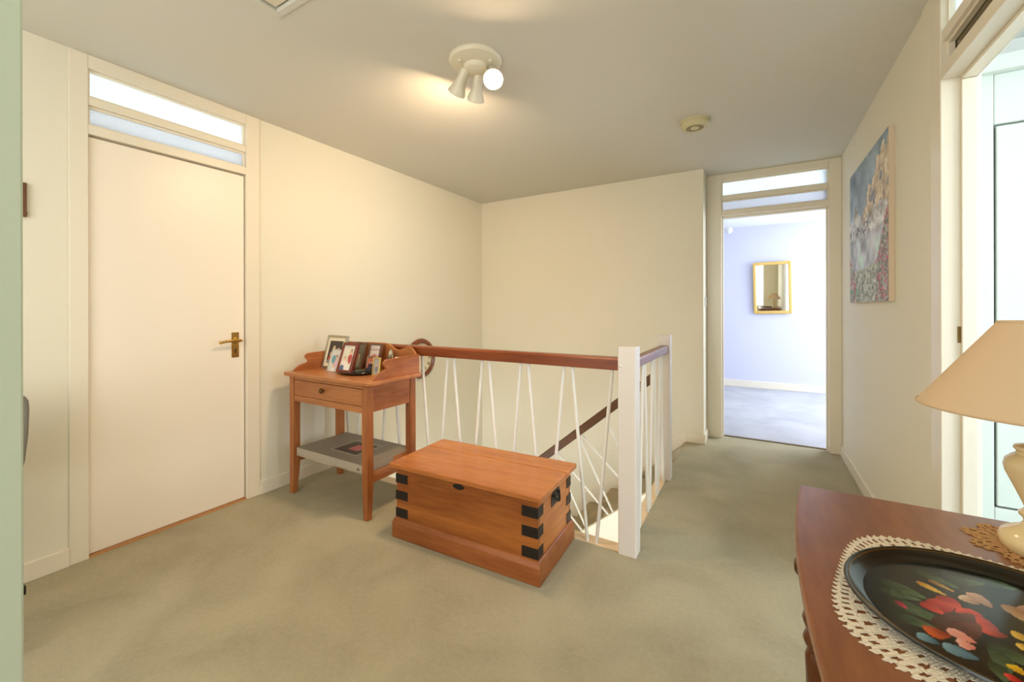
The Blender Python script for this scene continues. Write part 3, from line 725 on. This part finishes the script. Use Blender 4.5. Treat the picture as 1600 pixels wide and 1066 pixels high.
# ------------------------------------------------------------------ painting on the right wall
def vnoise(u, v, n, seed):
    rg = np.random.RandomState(seed); g = rg.rand(n + 2, n + 2)
    x = u * n; y = v * n; i = np.clip(x.astype(int), 0, n); j = np.clip(y.astype(int), 0, n); fx = x - i; fy = y - j
    fx = fx * fx * (3 - 2 * fx); fy = fy * fy * (3 - 2 * fy)
    return (g[j, i] * (1 - fx) + g[j, i + 1] * fx) * (1 - fy) + (g[j + 1, i] * (1 - fx) + g[j + 1, i + 1] * fx) * fy
def landscape(u, v):
    """u=0 far end (image left), u=1 near end; v up"""
    C = lambda *c: np.array(c, float)
    n1 = vnoise(u, v, 7, 1); n2 = vnoise(u, v, 22, 2); n3 = vnoise(u, v, 60, 3); n4 = vnoise(u, v, 13, 4); n5 = vnoise(u, v, 100, 5)
    S = lambda base, *t: C(*base)[None] + sum((n_[:, None] - .5) * k for n_, k in t)
    out = S((150, 168, 182), (n1, 50), (n4, 44), (n3, 18)) + np.clip((.86 - v[:, None]) * 90, -20, 22)
    ridge = .60 + .34 * np.clip((u - .36) / .52, 0, 1) ** 1.1 + .08 * np.exp(-((u - .56) / .035) ** 2) + .05 * np.exp(-((u - .78) / .04) ** 2) + .07 * (n2 - .5) + .03 * (n3 - .5)
    spire = .55 + .20 * np.clip(1 - np.abs(u - .20) / .11, 0, 1) + .02 * (n3 - .5)
    k = v < np.maximum(ridge, spire); out[k] = S((226, 208, 180), (n2, 80), (n4, 60), (n3, 50))[k]
    k = (v < spire) & (n3 > .55); out[k] = S((128, 124, 118), (n5, 60))[k]
    k = (v < ridge - .04) & (n4 > .62); out[k] = S((160, 158, 160), (n3, 70))[k]
    k = v < .60 + .12 * (n4 - .5) + .05 * (n3 - .5); out[k] = S((222, 222, 220), (n3, 80), (n2, 70))[k]
    k = (v < .56) & (v > .40) & (n3 > .62) & (u < .6); out[k] = S((112, 112, 110), (n5, 60))[k]
    mist = S((210, 214, 222), (n4, 90), (n1, 40), (n2, 30)); mist[n4 > .66] -= np.array([34, 16, 30])
    f = np.clip((.50 + .06 * (n4 - .5) - v) / .07, 0, 1)[:, None]; out = out * (1 - f) + mist * f
    bank = .245 + .30 * np.clip((u - .74) / .22, 0, 1) ** 1.1 + .10 * np.clip((.14 - u) / .14, 0, 1) + .04 * (n2 - .5) + .02 * (n3 - .5)
    g = v < bank; out[g] = S((164, 172, 150), (n3, 90), (n2, 50), (n5, 60))[g]
    k = g & (n5 > .66); out[k] = S((226, 222, 214), (n3, 50))[k]
    k = g & (n5 < .26) & (u > .55); out[k] = S((82, 88, 80), (n3, 40))[k]
    k = g & (n3 > .55) & (n5 > .42) & ((u > .74) | (u < .20 - .1 * v)); out[k] = S((190, 76, 98), (n2, 80), (n5, 60))[k]
    k = g & (v < .10) & (u < .3) & (n2 > .5); out[k] = S((120, 170, 128), (n5, 60))[k]
    return np.clip(out, 0, 255)
pa = thing('painting', 'unframed canvas painting of misty mountains and flowers on the right wall', 'painting', (0.576, 3.262, 1.232))
pw_, ph_ = 0.995, 0.888
obj('canvas', MB().box(.0006, .024, -pw_ / 2, pw_ / 2, 0, ph_), 'canvas_side', pa, .002)
pr = printed('picture', pw_ - .004, ph_ - .004, 140, 125, landscape, 'oil', pa)
pr.matrix_local = Matrix.Translation((0, 0, .002)) @ Matrix.Rotation(-PI / 2, 4, 'Z')

# little picture on the left wall by the near door
lp = thing('picture', 'small brown framed picture on the left wall, mostly behind the pale door', 'picture', (XL, 0.385, 1.680))
m = MB(); 
for (ya, yb, za, zb) in ((-.10, .097, .055, .075), (-.10, .097, -.075, -.055), (-.10, -.08, -.055, .055), (.077, .097, -.055, .055)): m.box(0, .016, ya, yb, za, zb)
obj('frame', m, 'brownframe', lp, .002)
obj('mount', MB().box(0, .008, -.08, .077, -.055, .055), 'mat_board', lp)

# chair behind the near door
cr_ = thing('chair', 'grey padded chair by the left wall, only its back edge showing past the pale door', 'chair', (-2.34, 0.219, 0))
ch_back = [(-.17, .53), (.200, .53), (.212, .60), (.221, .70), (.224, .80), (.222, .835), (.212, .858), (.19, .868), (-.165, .868), (-.195, .845), (-.205, .80), (-.205, .72), (-.195, .60)]
obj('backrest', MB().prism(ch_back, -.19, -.15, 'x'), 'grey_fabric', cr_, .012, seg=3)
obj('seat', MB().box(-.17, .17, -.20, .12, .42, .47), 'grey_fabric', cr_, .015, seg=3)
for xx in (-.16, .15):
    for yy_ in (-.18, .10):
        obj('leg', MB().tube((xx, yy_, 0), (xx, yy_, .55 if xx < 0 else .42), .014, .017, 10), 'side_leg', cr_)

# ------------------------------------------------------------------ sideboard, lamp, tray
SZ = 0.77
sbd = thing('sideboard', 'dark walnut bow-fronted side table with turned legs by the right wall', 'table', (0.34, 0.81, 0))
def bow(y): return 0.059 + 0.032 * ((y - .81) / .413) ** 2
def bow_pts(inset, y0, y1, xr, n=20):
    ys = [y0 + (y1 - y0) * i / n for i in range(n + 1)]
    return [(bow(y) + inset - .34, y - .81) for y in ys] + [(xr - .34, y1 - .81), (xr - .34, y0 - .81)]
obj('tabletop', MB().prism(bow_pts(0, .397, 1.223, .583), SZ - .020, SZ, 'z'), 'side', sbd, .005, seg=3)
obj('frieze', MB().prism(bow_pts(.028, .430, 1.190, .56), SZ - .135, SZ - .020, 'z'), 'side', sbd, .003)
n = 10; ys = [.47 + .68 * i / n for i in range(n + 1)]
dp = [(bow(y) + .022 - .34, y - .81) for y in ys] + [(bow(y) + .032 - .34, y - .81) for y in reversed(ys)]
dw = obj('drawer_front', MB().prism(dp, SZ - .122, SZ - .032, 'z'), 'side', sbd, .002)
for ky in (.985, .635):
    obj('knob', MB().lathe([(.006, 0), (.006, .012), (.015, .015), (.016, .019), (.010, .023), (0, .024)], (bow(ky) + .022 - .34, ky - .81, SZ - .077), (-1, 0, 0), 18), 'old_brass', dw, 0, True, label='round brass knob')
legp = [(.0, 0.0), (.022, 0.0), (.026, .02), (.024, .05), (.030, .07), (.033, .10), (.031, .38), (.033, .425), (.030, .436), (.026, .442), (.033, .452), (.037, .464), (.033, .476), (.027, .483), (.034, .494), (.038, .508), (.034, .522), (.028, .530), (.034, .540), (.037, .552), (.033, .564), (.028, .572), (.034, .60), (.034, .640), (.0, .640)]
for lx_, ly_ in ((.125, 1.130), (.530, 1.130), (.530, .490), (.125, .490)):
    obj('leg', MB().lathe(legp, (lx_ - .34, ly_ - .81, 0), (0, 0, 1), 24), 'side_leg', sbd, 0, True)

def lace(name, label, cx__, cy__, radius, mat, rot, scal, p, solid, rows, lobes=0, lobe=0.0, z=SZ):
    """crocheted mat: solid centre, border rows with real holes, toothed edge"""
    seg = scal * 8; mb = MB(); vs = []; fs = []
    fr = [.02, .3, .5, solid - .04] + [solid + (1 - solid) * i / rows for i in range(rows + 1)]
    for j, f in enumerate(fr):
        for i in range(seg):
            th = 2 * PI * i / seg; c, s_ = abs(math.cos(th)), abs(math.sin(th))
            r = radius * f / ((c ** p + s_ ** p) ** (1 / p))
            if f > solid: r *= 1 + (f - solid) / (1 - solid) * (lobe * (abs(math.sin(lobes * th / 2)) - .5) + .008 * math.sin(scal * th))
            x_, y_ = r * math.cos(th), r * math.sin(th)
            vs.append((x_ * math.cos(rot) - y_ * math.sin(rot), x_ * math.sin(rot) + y_ * math.cos(rot), .0006 + .0005 * math.sin(i * 1.9) * (f > solid)))
    n_ = len(fr) - 1
    for j in range(n_):
        jj = n_ - 1 - j
        for i in range(seg):
            ph = i % 8; p16 = i % 16
            if fr[j] >= solid - .001:
                if jj == 0 and ph not in (2, 3, 4, 5): continue
                if jj in (2, 3) and ph in (2, 3, 4, 5): continue
                if jj in (5, 6) and p16 in (3, 4, 5, 6, 7, 8): continue
                if jj == 7 and p16 in (5, 6): continue
                if jj in (8, 9) and p16 in (11, 12, 13, 14): continue
            k = (i + 1) % seg
            fs.append((j * seg + i, j * seg + k, (j + 1) * seg + k, (j + 1) * seg + i))
    fs.append(tuple(range(seg - 1, -1, -1)))
    o = obj(name, mb.add(vs, fs), mat, None); o.location = (cx__, cy__, z)
    s_ = o.modifiers.new('thickness', 'SOLIDIFY'); s_.thickness = .0013; s_.offset = 1
    return o
tag(lace('doily', '', .313, .812, .203, 'lace', math.radians(-14), 110, 3.6, .72, 12), 'cream lace doily under the painted tray', 'doily')
tag(lace('doily', '', .424, 1.100, .080, 'lace_tan', 0.3, 44, 2.0, .50, 11, 9, .26), 'tan crochet doily under the table lamp', 'doily')

TRA, TRB, TRR = .1705, .161, math.radians(17.7)
tr = thing('tray', 'black lacquered tray painted with bright flowers on the lace doily', 'tray', (.2858, .810, SZ + .0025), TRR)
m = MB(); prof = [(.0, -.0006), (.86, -.0006), (.965, .0105), (.990, .0128), (1.0, .0145), (.993, .0165), (.972, .0160), (.955, .0135), (.935, .0105), (.92, .0093), (.86, .0016), (.0, .0016)]
vs = []; fs = []; N = 72
for r_, z_ in prof:
    for i in range(N):
        t = 2 * PI * i / N; vs.append((r_ * TRA * math.cos(t), r_ * TRB * math.sin(t), z_))
for j in range(len(prof) - 1):
    for i in range(N): fs.append((j * N + i, j * N + (i + 1) % N, (j + 1) * N + (i + 1) % N, (j + 1) * N + i))
obj('rim', m.add(vs, fs), 'lacquer', tr, 0, True)
m = MB(); vs = []; fs = []
for r_, z_ in ((.957, .0144), (.962, .0148), (.967, .0158), (.963, .0162)):
    for i in range(N):
        t = 2 * PI * i / N; vs.append((r_ * TRA * math.cos(t), r_ * TRB * math.sin(t), z_))
for j in range(3):
    for i in range(N): fs.append((j * N + i, j * N + (i + 1) % N, (j + 1) * N + (i + 1) % N, (j + 1) * N + i))
obj('rim_line', m.add(vs, fs), 'old_brass', tr, 0, True)
def flowers(u, v):
    # tray plane, u,v in 0..1; rotated back into the room's x,y so petals sit where the photo shows them
    xl, yl = (u - .5) * 2 * TRA, (v - .5) * 2 * TRB
    x = xl * math.cos(TRR) - yl * math.sin(TRR) + .2858; y = xl * math.sin(TRR) + yl * math.cos(TRR) + .810
    out = np.empty((len(u), 3)); out[:] = (22, 24, 19)
    n2 = vnoise(u, v, 14, 7); n3 = vnoise(u, v, 40, 8)
    def petal(cx__, cy__, L, W, ang, c1, c2, soft=True):
        a_ = math.radians(ang); dx, dy = x - cx__, y - cy__
        p_ = dx * math.cos(a_) + dy * math.sin(a_); q_ = -dx * math.sin(a_) + dy * math.cos(a_)
        taper = np.clip(1 - .45 * (p_ / L), .3, 1.4)
        k = (p_ / L) ** 2 + (q_ / (W * taper)) ** 2 < 1
        f = np.clip((p_ / L + 1) / 2 + (n3 - .5) * .3, 0, 1)[:, None]
        out[k] = (np.array(c1) * (1 - f) + np.array(c2) * f)[k]
    G1, G2 = (34, 48, 30), (84, 108, 74)
    for (a, b, L, W, an) in LEAVES: petal(a, b, L, W, an, G1, G2)
    for (a, b, L, W, an, c1, c2) in PETALS: petal(a, b, L, W, an, c1, c2)
    return np.clip(out + (n2[:, None] - .5) * 10, 0, 255)
RED1, RED2 = (150, 26, 18), (222, 72, 56); ORG1, ORG2 = (120, 40, 14), (206, 92, 40)
PNK1, PNK2 = (206, 120, 104), (234, 176, 160); BLU1, BLU2 = (58, 92, 112), (120, 158, 172)
YEL1, YEL2 = (164, 120, 30), (228, 190, 84); CRM1, CRM2 = (150, 110, 84), (226, 196, 164)
LEAVES = []; PETALS = []
def unpx(px, py, z):
    """photo pixel -> x,y on a horizontal plane, used to place painted petals"""
    k = Fv + R2 * ((px - 800) / 646.37) - U2 * ((py - 481.94) / 646.37); t = (z - 1.2) / k.z; return k.x * t, k.y * t
def pt(kind, ax, ay, bx, by, W, c=None):
    z = SZ + .005; a = unpx(ax, ay, z); b = unpx(bx, by, z); L = math.hypot(b[0] - a[0], b[1] - a[1]) / 2
    an = math.degrees(math.atan2(b[1] - a[1], b[0] - a[0])); cx__, cy__ = (a[0] + b[0]) / 2, (a[1] + b[1]) / 2
    if kind == 'leaf': LEAVES.append((cx__, cy__, L, W, an))
    else: PETALS.append((cx__, cy__, L, W, an) + c)
for q in ((1375, 905, 1448, 935, .012), (1372, 920, 1440, 938, .009), (1390, 935, 1480, 975, .013), (1400, 960, 1470, 985, .010), (1430, 890, 1500, 920, .009), (1530, 905, 1590, 920, .012), (1560, 1005, 1572, 1060, .010), (1570, 1010, 1600, 1040, .010), (1555, 1035, 1570, 1066, .008), (1480, 905, 1540, 912, .010), (1590, 960, 1640, 985, .012), (1600, 1000, 1660, 1010, .012)): pt('leaf', *q)
for q in ((1400, 938, 1417, 951, .0045, ((120, 20, 40), (206, 50, 84))), (1432, 908, 1478, 930, .006, (YEL1, YEL2)), (1450, 905, 1492, 925, .005, ((110, 84, 40), (206, 160, 80))),
          (1455, 950, 1490, 938, .012, (RED1, RED2)), (1470, 930, 1500, 952, .012, (RED1, RED2)), (1440, 940, 1475, 960, .010, (RED1, RED2)),
          (1500, 950, 1540, 975, .014, (RED2, RED1)), (1520, 965, 1560, 985, .012, ((206, 60, 30), (150, 30, 14))), (1530, 980, 1575, 995, .010, (RED2, ORG1)),
          (1470, 985, 1520, 960, .016, ((60, 30, 22), (96, 54, 36))), (1490, 990, 1530, 975, .014, ((70, 34, 24), (110, 60, 40))),
          (1445, 985, 1485, 992, .011, (ORG2, ORG1)), (1480, 982, 1525, 1005, .009, (PNK2, PNK1)), (1495, 1003, 1525, 1012, .009, (PNK2, PNK1)),
          (1432, 990, 1468, 1006, .008, (BLU2, BLU1)), (1472, 1008, 1530, 1030, .010, (BLU2, BLU1)),
          (1500, 930, 1530, 945, .010, (CRM2, CRM1)), (1515, 925, 1550, 950, .010, ((200, 160, 130), (150, 110, 90))), (1575, 945, 1600, 970, .010, ((140, 96, 56), (196, 160, 120))),
          (1580, 990, 1615, 1000, .008, (YEL2, YEL1)), (1588, 1008, 1620, 1018, .007, (YEL2, YEL1)), (1578, 1037, 1602, 1056, .006, ((226, 186, 40), (200, 150, 24))), (1570, 1055, 1600, 1066, .006, (RED2, RED1)),
          (1600, 960, 1640, 950, .012, (CRM1, CRM2)), (1620, 980, 1660, 990, .012, (RED2, RED1))): pt('petal', *q)
pr = printed('flower_painting', 2 * TRA, 2 * TRB, 190, 180, flowers, 'tole', tr, mask=lambda u, v: ((u - .5) ** 2 + (v - .5) ** 2) < .184, plane='xy')
pr.location = (0, 0, .0020)

LX, LY = .426, 1.087
lm = thing('table_lamp', 'cream ceramic table lamp with wide conical shade on the sideboard', 'lamp', (LX, LY, SZ + .002))
zz = lambda z: z - SZ
obj('base', MB().lathe([(r_ * .66, z_ * .80) for r_, z_ in [(0, 0), (.066, 0), (.074, .010), (.076, .022), (.070, .036), (.052, .046), (.036, .054), (.030, .062), (.031, .070), (.038, .076), (.039, .082), (.031, .088), (.028, .094), (.034, .108), (.050, .142), (.0625, .168), (.066, .182), (.063, .196), (.052, .206), (.043, .211), (.042, .216), (.048, .222), (.046, .228), (.030, .232), (.012, .240), (.011, .262), (0, .264)]], (0, 0, 0), (0, 0, 1), 48), 'ceramic', lm, 0, True)
sb_, st_ = .245, .402
shd = obj('lamp_shade', MB().lathe([(.156, sb_), (.050, st_), (.0488, st_), (.1545, sb_)], (0, 0, 0), (0, 0, 1), 64, closed=True), 'shade', lm, 0, True)
m = MB().lathe([(.051, st_ - .003), (.052, st_), (.0498, st_ + .002), (.0475, st_)], (0, 0, 0), (0, 0, 1), 48, closed=True).lathe([(.1565, sb_ - .001), (.1575, sb_ + .002), (.1553, sb_ + .003), (.154, sb_)], (0, 0, 0), (0, 0, 1), 64, closed=True)
obj('shade_binding', m, 'shade', shd, 0, True)
m = MB().tube((0, 0, .21), (0, 0, .33), .009, n=12)
for k in range(3):
    t = 2 * PI * k / 3; m.tube((0, 0, .325), (.049 * math.cos(t), .049 * math.sin(t), st_ - .004), .0016, n=6)
obj('bulb_holder', m, 'old_brass', lm, 0, True)

# ------------------------------------------------------------------ wardrobe seen through the right doorway
WY = 2.40
wd_ = thing('wardrobe', 'white built-in wardrobe with panelled doors in the room through the right doorway', 'wardrobe', (0.79, WY, 0))
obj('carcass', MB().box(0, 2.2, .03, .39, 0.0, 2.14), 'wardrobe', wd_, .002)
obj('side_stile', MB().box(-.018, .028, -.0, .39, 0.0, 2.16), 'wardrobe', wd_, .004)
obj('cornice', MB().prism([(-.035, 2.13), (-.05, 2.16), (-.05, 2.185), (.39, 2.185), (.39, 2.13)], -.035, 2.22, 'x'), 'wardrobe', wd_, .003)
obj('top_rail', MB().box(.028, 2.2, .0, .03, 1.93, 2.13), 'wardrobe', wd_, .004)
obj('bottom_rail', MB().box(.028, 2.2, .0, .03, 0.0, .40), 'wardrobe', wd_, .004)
for k in range(3):
    xa = .036 + k * .60
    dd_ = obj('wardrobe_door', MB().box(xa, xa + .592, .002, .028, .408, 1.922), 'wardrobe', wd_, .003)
    obj('knob', MB().lathe([(.006, 0), (.006, .012), (.014, .018), (.012, .026), (0, .028)], (xa + .55, .002, 1.1), (0, -1, 0), 14), 'brass', dd_, 0, True)
for k in range(2):
    obj('door_gap', MB().box(.0282 + .0 * k, .0355, .018, .0285, .402, 1.928), 'dark', wd_) if k == 0 else obj('door_gap', MB().box(.0282, 2.0, .018, .0285, .402, .407), 'dark', wd_)

# ------------------------------------------------------------------ far bedroom
mr = thing('wall_mirror', 'small gilt-framed mirror on the lilac bedroom wall', 'mirror', (.208, 7.180, 1.117))
mr.rotation_euler = (math.radians(2.0), math.radians(-1.0), 0)
w2, h2 = .240, .752; fw = .040
m = MB()
obj('frame', MB().box(-w2, -w2 + fw, -.028, .0, 0, h2).box(w2 - fw, w2, -.028, 0, 0, h2).box(-w2 + fw, w2 - fw, -.028, 0, 0, fw).box(-w2 + fw, w2 - fw, -.028, 0, h2 - fw, h2), 'gilt', mr, .008, seg=3)
obj('glass', MB().box(-w2 + fw - .003, w2 - fw + .003, -.014, -.010, fw - .003, h2 - fw + .003), 'mirror', mr)
pb = thing('pendant_light', 'small white globe light near the lilac bedroom ceiling', 'ceiling light', (-.338, 6.75, H))
obj('cord', MB().tube((0, 0, 0), (0, 0, -.06), .004), 'switch', pb)
obj('globe', MB().ico((0, 0, -.105), .048, 3), 'switch', pb, 0, True)

bpy.context.view_layer.update()
